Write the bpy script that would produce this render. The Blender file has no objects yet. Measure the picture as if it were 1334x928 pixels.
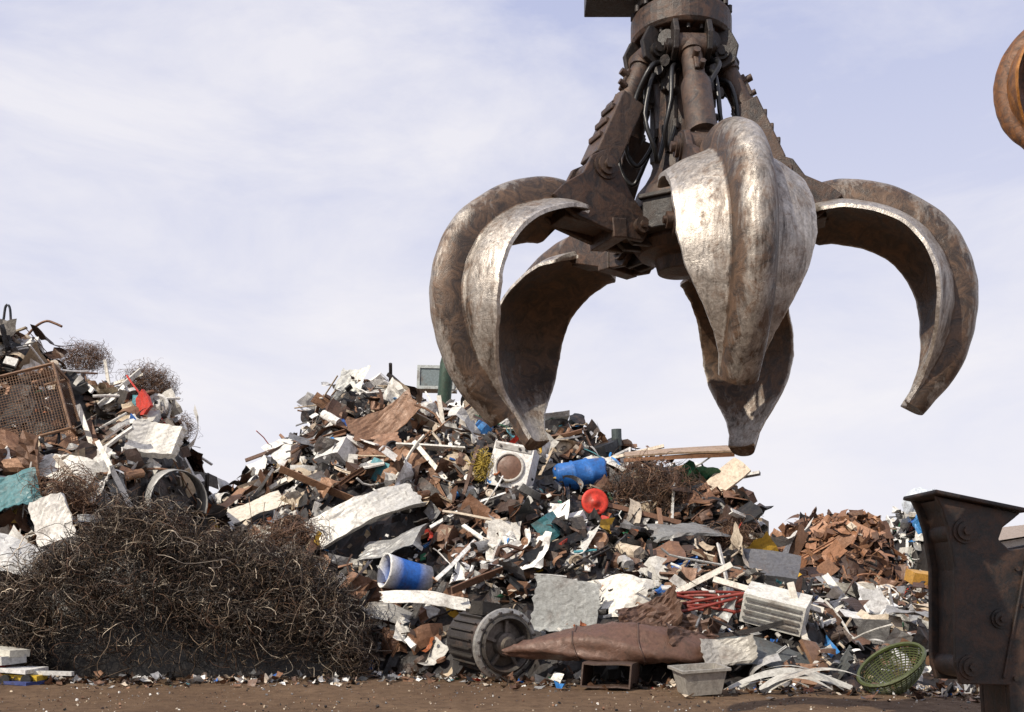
import bpy, math, random
import numpy as np
from mathutils import Vector, Euler
rng=np.random.default_rng(11); random.seed(11)
U=rng.uniform
scene=bpy.context.scene
# ------------------------------------------------------------ mesh builder
class MB:
    def __init__(s): s.v=[];s.f=[];s.c=[];s.sm=[];s.n=0
    def add(s,V,F,col=(.5,.5,.5,0),smooth=False):
        V=np.asarray(V,float).reshape(-1,3); s.v.append(V)
        n=s.n
        if isinstance(F,np.ndarray): s.f.extend((F+n).tolist())
        else: s.f.extend([[i+n for i in f] for f in F])
        c=np.asarray(col,float)
        s.c.append(np.broadcast_to(c,(len(V),4)))
        s.sm.extend([smooth]*len(F)); s.n+=len(V)
    def build(s,name,mat,parent=None,bevel=0,sharp=0):
        me=bpy.data.meshes.new(name)
        V=np.vstack(s.v)
        me.from_pydata(V.tolist(),[],s.f)
        a=me.color_attributes.new('col','FLOAT_COLOR','POINT')
        a.data.foreach_set('color',np.vstack(s.c).astype(np.float32).ravel())
        me.polygons.foreach_set('use_smooth',np.array(s.sm,dtype=bool))
        me.materials.append(mat); me.update()
        if sharp: me.set_sharp_from_angle(angle=math.radians(sharp))
        ob=bpy.data.objects.new(name,me); scene.collection.objects.link(ob)
        if parent: ob.parent=parent
        if bevel:
            m=ob.modifiers.new('b','BEVEL'); m.width=bevel; m.segments=2; m.limit_method='ANGLE'; m.angle_limit=math.radians(40)
        return ob
def empty(name):
    e=bpy.data.objects.new(name,None); scene.collection.objects.link(e); return e
def nrm(v): 
    v=np.asarray(v,float); return v/max(1e-9,np.linalg.norm(v))
def basis(n,roll=None):
    n=nrm(n); a=nrm(rng.normal(size=3)) if roll is None else np.asarray(roll,float)
    u=nrm(a-n*a.dot(n)); v=np.cross(n,u)
    return np.stack([u,v,n],1)
def eul(rx,ry,rz): return np.array(Euler((math.radians(rx),math.radians(ry),math.radians(rz))).to_matrix())
def xf(V,R,p,s=1): return (np.asarray(V)*s)@R.T+np.asarray(p)
# ------------------------------------------------------------ primitives
def grid(nx,ny,off=0):
    i=np.arange(nx-1)[:,None]; j=np.arange(ny-1)[None,:]
    a=(i*ny+j).ravel()
    return np.stack([a,a+ny,a+ny+1,a+1],1)+off
def sheet(w,h,cr=.15,bend=0.,n=None,nz=.045):
    nx=n or int(np.clip(w/.075,4,13)); ny=n or int(np.clip(h/.075,4,11))
    x=np.linspace(-w/2,w/2,nx); y=np.linspace(-h/2,h/2,ny)
    X,Y=np.meshgrid(x,y,indexing='ij')
    X=X.copy();Y=Y.copy()
    sk=U(-.3,.3); X+=sk*Y; Y*= (1+U(-.4,.4)*X/w)
    if U()<.4: X[-1]-=np.linspace(0,U(0,.35),ny)*w
    X[0]+=U(-1,1,ny)*w*.03; X[-1]+=U(-1,1,ny)*w*.03
    Y[:,0]+=U(-1,1,nx)*h*.03; Y[:,-1]+=U(-1,1,nx)*h*.03
    Z=bend*(4*(X/w)**2-.5)*w
    for k in range(4):
        a=U(0,6.28); c=U(-.4,.4)*max(w,h)*.8
        Z+=cr*1.3*U(-1,1)*np.abs(X*math.cos(a)+Y*math.sin(a)-c)
    if U()<.45: Z[:,0]+=h*U(.05,.2)*rng.choice([-1,1])
    if U()<.35: Z[-1]+=w*U(.05,.2)*rng.choice([-1,1])
    Z+=nz*rng.normal(size=X.shape)*min(w,h)*cr*2
    return np.stack([X,Y,Z],-1).reshape(-1,3),grid(nx,ny)
def boxg(a,b,c,n=3,open_top=False):
    V=[];F=[];o=0
    t=np.linspace(-.5,.5,n+1)
    A,B=np.meshgrid(t,t,indexing='ij')
    for ax in range(3):
        for sg in (-.5,.5):
            if open_top and ax==2 and sg>0: continue
            P=np.zeros((n+1,n+1,3)); o1,o2=[(1,2),(2,0),(0,1)][ax]
            P[...,ax]=sg; P[...,o1]=A; P[...,o2]=B
            V.append(P.reshape(-1,3)); f=grid(n+1,n+1,o)
            if sg<0: f=f[:,::-1]
            F.append(f); o+=(n+1)**2
    return np.vstack(V)*np.array([a,b,c]),np.vstack(F)
def dent(V,amp,fr=5.):
    ph=U(0,6.28,(3,3)); d=np.zeros_like(V); k=rng.normal(size=(3,3))*fr
    for i in range(3): d[:,i]=np.sin(V@k[i]+ph[i,0])+.5*np.sin(V@k[(i+1)%3]*2.1+ph[i,1])
    return V+d*amp
def tube(P,r,sides=7,caps=True,rend=None):
    P=np.asarray(P,float); m=len(P)
    T=np.gradient(P,axis=0); T/=np.maximum(1e-9,np.linalg.norm(T,axis=1))[:,None]
    ref=np.array([0,0,1.]) if abs(T[:,2]).mean()<.8 else np.array([1.,0,0])
    A=np.cross(T,ref); A/=np.maximum(1e-9,np.linalg.norm(A,axis=1))[:,None]; B=np.cross(T,A)
    rr=np.full(m,r) if np.isscalar(r) else np.asarray(r)
    t=np.arange(sides)*2*math.pi/sides
    V=P[:,None]+rr[:,None,None]*(np.cos(t)[None,:,None]*A[:,None]+np.sin(t)[None,:,None]*B[:,None])
    F=[]
    for i in range(m-1):
        for j in range(sides):
            k=(j+1)%sides; F.append([i*sides+j,i*sides+k,(i+1)*sides+k,(i+1)*sides+j])
    if caps: F.append(list(range(sides))[::-1]); F.append([(m-1)*sides+j for j in range(sides)])
    return V.reshape(-1,3),F
def revolve(prof,sides=24,ax=2):
    t=np.arange(sides)*2*math.pi/sides
    V=[];F=[];m=len(prof)
    for r,z in prof:
        V.append(np.stack([r*np.cos(t),r*np.sin(t),np.full(sides,z)],1))
    for i in range(m-1):
        for j in range(sides):
            k=(j+1)%sides; F.append([i*sides+j,i*sides+k,(i+1)*sides+k,(i+1)*sides+j])
    return np.vstack(V),F
def extr(poly,t,ex=1):
    n=len(poly); P=np.array(poly,float)
    V=np.vstack([np.stack([P[:,0],np.full(n,-t/2),P[:,1]],1),np.stack([P[:,0],np.full(n,t/2),P[:,1]],1)])
    F=[list(range(n)),list(range(n,2*n))[::-1]]+[[(i+1)%n,i,i+n,(i+1)%n+n] for i in range(n)]
    return V,F
def beam(L,w,kind,st=5,bend=.1):
    th=.012+w*.06
    if kind=='L': pr=[(0,0),(w,0),(w,th),(th,th),(th,w),(0,w)]
    elif kind=='U': pr=[(0,0),(w,0),(w,w*.6),(w-th,w*.6),(w-th,th),(th,th),(th,w*.6),(0,w*.6)]
    else: pr=[(0,0),(w,0),(w,w*.3),(0,w*.3)]
    pr=np.array(pr)-w/2; n=len(pr); xs=np.linspace(-L/2,L/2,st)
    b=U(-1,1)*bend; tw=U(-1,1)*.6; V=[]
    for x in xs:
        a=tw*x/L; c,s=math.cos(a),math.sin(a)
        y=pr[:,0]*c-pr[:,1]*s+b*(x/L)**2*L*2; z=pr[:,0]*s+pr[:,1]*c+b*.5*abs(x)
        V.append(np.stack([np.full(n,x),y,z],1))
    F=[]
    for i in range(st-1):
        for j in range(n):
            k=(j+1)%n; F.append([i*n+j,i*n+k,(i+1)*n+k,(i+1)*n+j])
    F.append(list(range(n))[::-1]); F.append([(st-1)*n+j for j in range(n)])
    return np.vstack(V),F
def wires(mb,C,R,cols,rad,M=16,turn=(2,7),drift=.5):
    N=len(C)
    Uu=rng.normal(size=(N,3)); Uu/=np.linalg.norm(Uu,axis=1)[:,None]
    W=rng.normal(size=(N,3)); W-=Uu*(W*Uu).sum(1)[:,None]; W/=np.linalg.norm(W,axis=1)[:,None]
    D=rng.normal(size=(N,3)); t=np.linspace(0,1,M)
    a=U(turn[0],turn[1],N)[:,None]*t+U(0,6.28,N)[:,None]
    e=U(.4,1,N)[:,None]
    P=C[:,None]+(R[:,None]*np.cos(a))[...,None]*Uu[:,None]+(R[:,None]*e*np.sin(a))[...,None]*W[:,None]+(drift*R)[:,None,None]*(t-.5)[None,:,None]*D[:,None]
    P+= (R*.12)[:,None,None]*np.sin(t[None,:,None]*U(6,18,(N,1,3))+U(0,6,(N,1,3)))
    P[...,2]=np.where(P[...,2]<.02,.02+.25*np.abs(P[...,2]-.02),P[...,2])
    T=np.gradient(P,axis=1); T/=np.maximum(1e-9,np.linalg.norm(T,axis=2))[...,None]
    A=np.cross(T,D[:,None]); A/=np.maximum(1e-9,np.linalg.norm(A,axis=2))[...,None]; B=np.cross(T,A)
    rr=np.broadcast_to(np.asarray(rad),(N,))
    th=np.arange(3)*2.0944
    V=P[:,:,None]+rr[:,None,None,None]*(np.cos(th)[None,None,:,None]*A[:,:,None]+np.sin(th)[None,None,:,None]*B[:,:,None])
    base=(np.arange(N)[:,None,None]*M*3+np.arange(M-1)[None,:,None]*3)
    j=np.arange(3)[None,None,:]; k=(j+1)%3
    F=np.stack([base+j,base+k,base+3+k,base+3+j],-1).reshape(-1,4)
    mb.add(V.reshape(-1,3),F,np.repeat(cols,M*3,axis=0),True)
# ------------------------------------------------------------ materials
def newmat(name):
    m=bpy.data.materials.new(name); m.use_nodes=True; nt=m.node_tree; nt.nodes.clear()
    o=nt.nodes.new('ShaderNodeOutputMaterial'); b=nt.nodes.new('ShaderNodeBsdfPrincipled')
    nt.links.new(b.outputs[0],o.inputs[0]); return m,nt,b
def nd(nt,t,**k):
    n=nt.nodes.new(t)
    for a,v in k.items(): setattr(n,a,v)
    return n
def noise(nt,scale,detail=6,rough=.6,vec=None,dist=0):
    n=nd(nt,'ShaderNodeTexNoise'); n.inputs['Scale'].default_value=scale; n.inputs['Detail'].default_value=detail
    n.inputs['Roughness'].default_value=rough; n.inputs['Distortion'].default_value=dist
    if vec is not None: nt.links.new(vec,n.inputs['Vector'])
    return n.outputs['Fac']
def ramp(nt,fac,a,b,c0=(0,0,0,1),c1=(1,1,1,1)):
    r=nd(nt,'ShaderNodeValToRGB'); r.color_ramp.elements[0].position=a; r.color_ramp.elements[1].position=b
    r.color_ramp.elements[0].color=c0; r.color_ramp.elements[1].color=c1
    nt.links.new(fac,r.inputs[0]); return r.outputs[0]
def mix(nt,fac,a,b,blend='MIX'):
    m=nd(nt,'ShaderNodeMix',data_type='RGBA',blend_type=blend)
    for s,v in ((m.inputs[0],fac),(m.inputs[6],a),(m.inputs[7],b)):
        if isinstance(v,bpy.types.NodeSocket): nt.links.new(v,s)
        elif isinstance(v,(int,float)): s.default_value=v
        else: s.default_value=(*v[:3],1)
    return m.outputs[2]
def math_(nt,op,a,b):
    m=nd(nt,'ShaderNodeMath',operation=op); m.use_clamp=False
    for s,v in ((m.inputs[0],a),(m.inputs[1],b)):
        if isinstance(v,bpy.types.NodeSocket): nt.links.new(v,s)
        else: s.default_value=v
    return m.outputs[0]
def bump(nt,b,h,st,d=.02):
    n=nd(nt,'ShaderNodeBump'); n.inputs['Strength'].default_value=st; n.inputs['Distance'].default_value=d
    nt.links.new(h,n.inputs['Height']); nt.links.new(n.outputs[0],b.inputs['Normal'])
def objco(nt): return nd(nt,'ShaderNodeTexCoord').outputs['Object']

def scrap_material(name='scrap_metal',rust=.5,bs=.5,ruf=.75):
    m,nt,b=newmat(name); co=objco(nt)
    at=nd(nt,'ShaderNodeAttribute',attribute_name='col')
    n1=noise(nt,2.6,6,.68,co,.3); n2=noise(nt,22,4,.7,co); n3=noise(nt,7,6,.75,co,.8)
    rf=ramp(nt,n1,rust-.02,rust+.12)
    rf2=ramp(nt,n3,.53,.66)
    rustc=mix(nt,n2,(.035,.02,.014),(.16,.085,.05))
    c=mix(nt,math_(nt,'MULTIPLY',rf,ruf),at.outputs['Color'],rustc)
    c=mix(nt,math_(nt,'MULTIPLY',rf2,.45),c,(.05,.038,.03))
    c=mix(nt,.5,c,ramp(nt,n2,.28,.62,(.3,.28,.26,1),(1.15,1.15,1.15,1)),'MULTIPLY')
    nt.links.new(c,b.inputs['Base Color'])
    me=math_(nt,'MULTIPLY',at.outputs['Alpha'],math_(nt,'SUBTRACT',1.0,rf))
    nt.links.new(me,b.inputs['Metallic'])
    nt.links.new(ramp(nt,n3,.3,.75,(.3,)*3+(1,),(.85,)*3+(1,)),b.inputs['Roughness'])
    bump(nt,b,n3,bs,.03); return m
M_scrap=scrap_material('scrap_metal',.56,.45,.55)
M_clean=scrap_material('painted_metal',.58,.22,.6)
def wire_material():
    m,nt,b=newmat('wire'); at=nd(nt,'ShaderNodeAttribute',attribute_name='col')
    nt.links.new(at.outputs['Color'],b.inputs['Base Color']); nt.links.new(at.outputs['Alpha'],b.inputs['Metallic'])
    b.inputs['Roughness'].default_value=.45; return m
M_wire=wire_material()
def steel_material(name,bright,dirt,rustc,metal=.85,rlo=.28,lo=.62,hi=.86,dist=1.5,rm=.7):
    # col.r = bright over dirt colour: high on worn edges, low on inner sides
    m,nt,b=newmat(name); co=objco(nt)
    at=nd(nt,'ShaderNodeAttribute',attribute_name='col')
    mp=nd(nt,'ShaderNodeMapping'); nt.links.new(co,mp.inputs[0]); mp.inputs['Scale'].default_value=(1.6,1.6,.32)
    mp2=nd(nt,'ShaderNodeMapping'); nt.links.new(co,mp2.inputs[0]); mp2.inputs['Scale'].default_value=(1,1,.12); mp2.inputs['Rotation'].default_value=(.15,.1,0)
    n1=noise(nt,2.3,8,.7,co,.6); ns=noise(nt,6,8,.78,mp.outputs[0],.8); n3=noise(nt,48,5,.75,co); n4=noise(nt,9,8,.75,co,dist); sc=noise(nt,42,4,.6,mp2.outputs[0],.3)
    sep=nd(nt,'ShaderNodeSeparateColor'); nt.links.new(at.outputs['Color'],sep.inputs[0])
    w=math_(nt,'ADD',math_(nt,'MULTIPLY',n1,.75),math_(nt,'MULTIPLY',ns,.75))
    w=math_(nt,'ADD',w,math_(nt,'MULTIPLY',math_(nt,'SUBTRACT',sep.outputs[0],.5),.9))
    w=math_(nt,'ADD',w,math_(nt,'MULTIPLY',math_(nt,'SUBTRACT',sc,.5),.35))
    wf=ramp(nt,w,lo,hi)
    dc=mix(nt,ramp(nt,n4,.42,.62),dirt,rustc)
    br=mix(nt,ramp(nt,n3,.36,.62),tuple(x*.6 for x in bright),bright)
    br=mix(nt,math_(nt,'MULTIPLY',ramp(nt,sc,.54,.66),.6),br,tuple(x*.35 for x in bright))
    c=mix(nt,wf,dc,br)
    c=mix(nt,math_(nt,'MULTIPLY',ramp(nt,n4,.56,.66),rm),c,rustc)
    c=mix(nt,math_(nt,'MULTIPLY',ramp(nt,ns,.57,.67),.7),c,dirt)
    nt.links.new(c,b.inputs['Base Color'])
    nt.links.new(math_(nt,'MULTIPLY',math_(nt,'ADD',math_(nt,'MULTIPLY',wf,.75),.15),metal),b.inputs['Metallic'])
    nt.links.new(ramp(nt,math_(nt,'ADD',math_(nt,'MULTIPLY',n3,.4),math_(nt,'MULTIPLY',n4,.6)),.32,.68,(rlo,)*3+(1,),(.7,)*3+(1,)),b.inputs['Roughness'])
    bump(nt,b,math_(nt,'ADD',math_(nt,'ADD',math_(nt,'MULTIPLY',ns,.3),n4),math_(nt,'MULTIPLY',n3,.25)),.55,.011); return m
M_steel=steel_material('worn_steel',(.62,.57,.51),(.04,.028,.021),(.13,.078,.048),.9,.2,.665,.91,1.2,.7)
M_brown=steel_material('greasy_steel',(.15,.105,.08),(.02,.014,.012),(.085,.045,.028),.5,.3,.68,.95)
M_black=steel_material('oily_black_steel',(.05,.042,.038),(.007,.006,.006),(.03,.018,.013),.35,.28,.7,.95)
M_arm=steel_material('rusty_black_paint',(.035,.024,.018),(.009,.008,.008),(.05,.025,.015),.1,.42,.85,1.1,.3,.7)
M_orange=steel_material('orange_painted_steel',(.42,.17,.03),(.16,.06,.014),(.05,.024,.013),.15,.4,.7,.95)
def rubber():
    m,nt,b=newmat('rubber_hose'); b.inputs['Base Color'].default_value=(.01,.01,.011,1); b.inputs['Roughness'].default_value=.38
    bump(nt,b,noise(nt,60,3,.5,objco(nt)),.2,.004); return m
M_rubber=rubber()
# ------------------------------------------------------------ heap terrain
def hn(x,y,s=1.):
    return (np.sin(x*1.3*s+.7+1.1*np.sin(y*.9*s))*.5+np.sin(y*2.1*s+1.3*np.sin(x*1.7*s))*.35+np.sin(x*3.7*s+y*2.9*s+2)*.2+np.sin(x*5.9*s-y*6.7*s)*.12)
XM=[-6.5,-5.5,-4.46,-3.84,-3.49,-3.14,-2.3,-1.5,-.93,-.37,.46,1.84,3.0,3.6,3.85,4.1,4.5,6.0,7.8,9.2,12,15,18]
ZM=[0,2.6,3.2,3.65,4.2,4.62,4.65,4.6,4.55,4.3,3.85,3.6,3.5,3.3,2.7,1.6,1.15,.95,.9,.9,.9,.6,0]
XL=[-18,-15,-12,-8.7,-8.2,-7.5,-7.0,-6.1,-5.75,-5.5,-5.3,-4.8,-4.2,-3.7]
ZL=[0,3,5.2,5.3,5.25,4.95,4.55,4.5,4.2,3.1,2.5,1.5,.6,0]
def yb_main(x): return np.interp(x,[-4,-2,0,1.8,4,6,10],[13.6,13.4,12.3,11.7,11.1,10.8,10.6])
def prof(y,yb,yr,yk):
    u=np.clip((y-yb)/(yr-yb),0,1)**.85; v=np.clip((yk-y)/(yk-yr),0,1)
    return np.where(y<yr,u,v)
def H(x,y):
    x=np.asarray(x,float);y=np.asarray(y,float)
    n=hn(x,y)*.28
    a=np.interp(x,XM,ZM)*prof(y,yb_main(x),18.,23.); b=np.interp(x,XL,ZL)*prof(y,12.9,17.,22.)
    h=np.maximum(a,b); return np.maximum(0,h+n*np.clip(h,0,1))
def Hn(x,y,f=H,e=.25):
    return nrm([-(f(x+e,y)-f(x-e,y))/(2*e),-(f(x,y+e)-f(x,y-e))/(2*e),1.])
# point on the heap surface along a bearing/slope from the survey station (0,0,1.2)
def S(px,py,off=0.,nm=''):
    k=(760-py)/1300; q=(px-667)/1300; y=9.
    while y<24 and float(H(q*y,y))<1.2+k*y: y+=.03
    y-=off
    return np.array([q*y,y,1.2+k*y])
# areas kept clear of loose pieces so that the large items stay exposed: (point, radius)
CLEAR=[]
for px,py,r in ((668,612,.55),(568,500,.5),(755,618,.45),(775,654,.35),(530,750,.55),(650,838,.75),(740,846,.7),(850,850,.7),(812,765,.65),(737,788,.5),(478,672,.7),(452,505,.3),
    (203,572,.4),(228,658,.5),(272,650,.5),(335,658,.4),(28,525,.7),(1010,792,.5),(505,550,.4),(900,700,.4),(1150,870,.5),(880,610,.5)):
    CLEAR.append((S(px,py,.3),r))
CLEAR.append((np.array([1.13,11.4,.1]),.45))
CP=np.array([c[0] for c in CLEAR]); CR=np.array([c[1] for c in CLEAR])
def is_clear(p,s):
    d=CP-p; dd=np.sqrt(d[:,0]**2+(d[:,1]*.55)**2+d[:,2]**2)
    return bool(np.any(dd<CR+.25*s))
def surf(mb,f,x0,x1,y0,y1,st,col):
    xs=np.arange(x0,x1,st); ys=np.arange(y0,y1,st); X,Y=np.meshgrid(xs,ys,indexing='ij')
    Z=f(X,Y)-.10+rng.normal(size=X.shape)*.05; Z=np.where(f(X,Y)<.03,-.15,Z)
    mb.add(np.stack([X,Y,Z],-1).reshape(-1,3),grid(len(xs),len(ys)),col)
RUST=[(.15,.078,.046),(.21,.11,.065),(.10,.055,.037),(.28,.155,.09),(.06,.036,.026)]
DARK=[(.012,.011,.011),(.022,.019,.018),(.038,.031,.027),(.018,.02,.024)]
GREY=[(.28,.28,.28),(.38,.38,.37),(.18,.18,.19),(.48,.47,.45)]
WHITE=[(.74,.73,.70),(.8,.79,.76),(.66,.64,.59)]
BEIGE=[(.46,.37,.26),(.34,.27,.19),(.54,.46,.36)]
ACC=[(.02,.12,.42),(.03,.2,.5),(.5,.035,.02),(.05,.22,.26),(.5,.3,.03),(.03,.16,.08),(.35,.1,.03)]
def pick(w):
    k=rng.choice(6,p=np.array(w)/sum(w)); P=[RUST,DARK,GREY,WHITE,BEIGE,ACC][k]
    c=np.array(P[rng.integers(len(P))])*U(.75,1.15)
    return (*c,(0.3 if k==0 else .5 if k==2 else .25 if k==1 else 0.))
def pal(x,y,z):
    w=[.29,.22,.14,.21,.10,.04]
    if -3.6<x<-.8 and z>2.6: w=[.42,.19,.10,.19,.12,.015]
    elif -1<x<2.5 and 1.2<z<3.3: w=[.25,.40,.11,.15,.06,.06]
    elif 2<x<4 and z>2: w=[.48,.36,.05,.03,.08,.01]
    elif x>3.5: w=[.28,.16,.16,.24,.15,.03]
    elif x<-4.8: w=[.38,.22,.07,.16,.15,.035]
    return pick(w)
def piece(mb,p,n,size,c,k=None):
    R=basis(n+rng.normal(size=3)*.55); k=U() if k is None else k
    if k<.42: V,F=sheet(size,size*U(.3,.9),U(.15,.55),U(-.3,.3))
    elif k<.49:
        V,F=boxg(size,size*U(.4,.9),U(.02,.08)*size+.015,4); V=dent(V,size*.02,4/size)
    elif k<.61: 
        L=size*U(1.1,2.2); V,F=beam(L,size*U(.05,.14)+.015,['L','U','B'][rng.integers(3)],5,.12)
        R=basis(n+rng.normal(size=3)*.3)
    elif k<.72:
        L=size*U(1.,2.2); m=7; t=np.linspace(-.5,.5,m)
        P=np.stack([t*L,np.abs(t-U(-.4,.4))*L*U(-.6,.6),np.sin(t*U(2,6))*L*U(-.2,.2)],1); V,F=tube(P,size*U(.012,.045)+.006,6)
        R=basis(n+rng.normal(size=3)*.35)
    elif k<.78:
        r=size*U(.15,.3); V,F=revolve([(r*.97,-size*.4),(r,-size*.2),(r,0),(r*1.0,size*.2),(r*.97,size*.4),(0,size*.4)],14); V=dent(V,r*.09,3/r); R=R[:,[2,0,1]]
    elif k<.84: V,F=boxg(size*.8,size*U(.4,.8),size*U(.3,.6),4); V=dent(V,size*.035,3/size)
    elif k<.94:
        m=12; t=np.linspace(0,1,m); a=t*U(1,4.5); L=size*U(.5,1.); w=size*U(.05,.16)
        P=np.stack([np.sin(a)*L*.6+t*L*.4,t*0,np.cos(a)*L*.5],1); tw=U(-1,1)
        o=np.stack([t*0+tw*t*.5,np.ones(m),t*tw],1)*w
        V=np.stack([P-o,P+o],1).reshape(-1,3); F=grid(m,2)
    else:
        r=size*U(.2,.4); w=size*.06; V,F=revolve([(r,-w),(r,w),(r*.8,w*1.2),(r*.6,0),(r*.25,w),(.0,w)],16)
    mb.add(xf(V,R,p),F,c,False)
def scatter(mb,f,xr,yr,count,smin,smax,palf,pw=2.2,lift=.05,clear=False):
    k=0;tries=0
    while k<count and tries<count*8:
        tries+=1; x=U(*xr);y=U(*yr); h=float(f(x,y))
        if h<.08: continue
        s=smin+(smax-smin)*U()**pw
        if x>4.6 and y>15.5 and y<20: s*=.6
        p=np.array([x,y,h+U(-.5,1)*lift*(1+s)])
        k+=1
        if clear and s>.16 and is_clear(p,s): continue
        piece(mb,p,Hn(x,y,f),s,palf(x,y,h))
def spiky(mb,xr,yr,count):
    # boards, bars and strips lying on the slope at all angles, a few sticking out
    k=0
    while k<count:
        x=U(*xr);y=U(*yr); h=float(H(x,y))
        if h<.3: continue
        k+=1
        n=Hn(x,y); t=rng.normal(size=3); t=nrm(t-n*t.dot(n)); d=nrm(t+n*U(-.05,.45)*(2.0 if U()<.12 else 1.)); L=U(.5,1.6)
        if x>4.2: L*=.7
        p=np.array([x,y,h])+d*L*.1+n*.1
        if is_clear(p,.4): continue
        c=pick([.36,.15,.06,.25,.22,.01]); u=U()
        if u<.5: V,F=boxg(L,U(.05,.13),U(.012,.035),3); V=dent(V,.012,2)
        elif u<.7: V,F=beam(L,U(.04,.1),'U' if U()<.5 else 'L',6,.14)
        else:
            m=9; t=np.linspace(-.5,.5,m); V,F=tube(np.stack([t*L,np.abs(t-U(-.4,.4))*L*U(-.5,.5),np.sin(t*U(2,7))*L*U(-.2,.2)],1),U(.008,.022),6)
        R=basis(d); mb.add(xf(V,R[:,[2,0,1]],p),F,c,False)
def facing_sheets(mb,xr,yr,count):
    k=0
    while k<count:
        x=U(*xr);y=U(*yr); h=float(H(x,y))
        if h<.3: continue
        k+=1; s=U(.45,1.05); n=Hn(x,y)
        p=np.array([x,y,h])+n*.12
        if is_clear(p,s*.6): continue
        V,F=sheet(s,s*U(.35,.75),U(.15,.4),U(-.25,.25)); mb.add(xf(V,basis(n*1.3+rng.normal(size=3)*.45+[0,-.2,0]),p),F,pick([.26,.06,.14,.42,.12,.03]),False)
mbL=MB(); mbM=MB(); mbR=MB()
DK=(.014,.011,.01,0)  # near-black base under the pieces, shade of the gaps put into its colour
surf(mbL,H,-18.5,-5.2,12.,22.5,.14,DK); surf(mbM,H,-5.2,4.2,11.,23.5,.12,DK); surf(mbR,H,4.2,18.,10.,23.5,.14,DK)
for mb,xr,y0,y1,k in ((mbL,(-11.5,-5.2),12.6,18.3,1.),(mbM,(-5.2,4.2),11.4,19.2,1.5),(mbR,(4.2,11.5),10.6,20.,1.0)):
    scatter(mb,H,xr,(y0,y1),int(170*k),.5,1.0,pal,1.6,.10,True)
    scatter(mb,H,xr,(y0,y1),int(1150*k),.2,.55,pal,1.5,.12,True)
    scatter(mb,H,xr,(y0,y1),int(2500*k),.06,.24,pal,1.6,.16,True)
    spiky(mb,xr,(y0,y1),int(110*k)); facing_sheets(mb,xr,(y0,y1),int(68*k))
scatter(mbL,H,(-18,-11.5),(13,19),400,.3,1.2,pal,1.5,.1)
scatter(mbR,H,(11.5,17),(11,20),400,.3,1.2,pal,1.5,.1)
mbL.build('scrap_metal_heap',M_scrap); mbM.build('scrap_metal_heap.001',M_scrap); mbR.build('scrap_metal_heap.002',M_scrap)
# distant heaps
def gm(cx,cy,rx,ry,h):
    def f(x,y):
        d=((np.asarray(x)-cx)/rx)**2+((np.asarray(y)-cy)/ry)**2
        return np.maximum(0,h*(1-d**1.6)+hn(np.asarray(x),np.asarray(y))*.2*(d<1))
    return f
RUST_BR=[(.34,.165,.085),(.26,.125,.06),(.40,.21,.12),(.14,.07,.038)]
def rustp(x,y,z):
    if U()<.75: return (*(np.array(RUST_BR[rng.integers(4)])*U(.7,1.1)),.05)
    return pick([.4,.4,0,.0,.2,0.0])
def mixp(x,y,z): return pick([.06,.15,.25,.45,.0,.14])
f1=gm(9.15,29,2.4,3.2,2.85); mb=MB(); surf(mb,f1,6,13,25,33,.2,(.05,.025,.016,0))
scatter(mb,f1,(6.6,12.0),(25.8,30),1000,.15,.7,rustp,1.3,.15); mb.build('rusty_scrap_heap',M_clean)
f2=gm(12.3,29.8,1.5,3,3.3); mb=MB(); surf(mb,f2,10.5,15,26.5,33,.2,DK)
scatter(mb,f2,(10.8,14.),(26.8,31.5),420,.15,.7,mixp,1.3,.15); mb.build('mixed_scrap_heap',M_clean)
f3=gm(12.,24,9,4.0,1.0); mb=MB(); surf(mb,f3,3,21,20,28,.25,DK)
scatter(mb,f3,(4,20),(20,26),1000,.15,.7,lambda x,y,z:pick([.5,.2,.1,.12,.12,.05]),1.4,.08); mb.build('mixed_scrap_heap.001',M_scrap)
# ------------------------------------------------------------ wire tangle
XW=[-8.4,-7.5,-6.46,-5.9,-5.5,-5.0,-4.05,-3.5,-2.8,-2.3,-1.95,-1.78]
ZW=[0,1.1,1.3,1.7,2.0,2.15,1.85,1.72,1.5,1.1,.55,0]
mb=MB()
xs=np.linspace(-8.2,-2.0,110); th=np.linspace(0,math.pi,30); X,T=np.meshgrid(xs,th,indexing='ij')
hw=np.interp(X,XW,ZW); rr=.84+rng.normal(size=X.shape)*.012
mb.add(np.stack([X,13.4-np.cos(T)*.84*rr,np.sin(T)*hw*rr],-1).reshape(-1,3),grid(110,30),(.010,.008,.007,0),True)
def tangle(N,tlo,thi,d0,d1,pcol,rlo,rhi,Rlo,Rhi,turn):
    x=U(-7.6,-1.85,N); t=np.arccos(U(tlo,thi,N)); hw=np.interp(x,XW,ZW)*(1+hn(x*2,t*2)*.08+.05*np.sin(x*7+t*5)); d=U(d0,d1,N)
    dep=1.0+.08*np.sin(x*4+t*6)
    C=np.stack([x,13.35-np.cos(t)*dep*d,np.sin(t)**.85*hw*d],1)
    cb=np.array([(.034,.024,.018),(.065,.044,.032),(.02,.017,.015),(.15,.105,.07),(.38,.32,.25),(.11,.06,.037)])
    cl=cb[rng.choice(6,N,p=pcol)]*U(.7,1.3,(N,1)); cols=np.concatenate([cl,np.full((N,1),.45)],1)
    wires(mb,C,U(Rlo,Rhi,N),cols,U(rlo,rhi,N),14,turn,.8)
tangle(7400,-.35,.93,.84,1.03,[.26,.27,.16,.14,.09,.08],.0025,.005,.04,.24,(1.5,6.5))
tangle(2400,.85,1.0,.85,1.02,[.3,.28,.17,.12,.06,.07],.0025,.005,.05,.22,(1.5,6))
tangle(450,-.2,1.0,.98,1.06,[.2,.2,.1,.2,.24,.06],.003,.006,.15,.4,(1,4))
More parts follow.
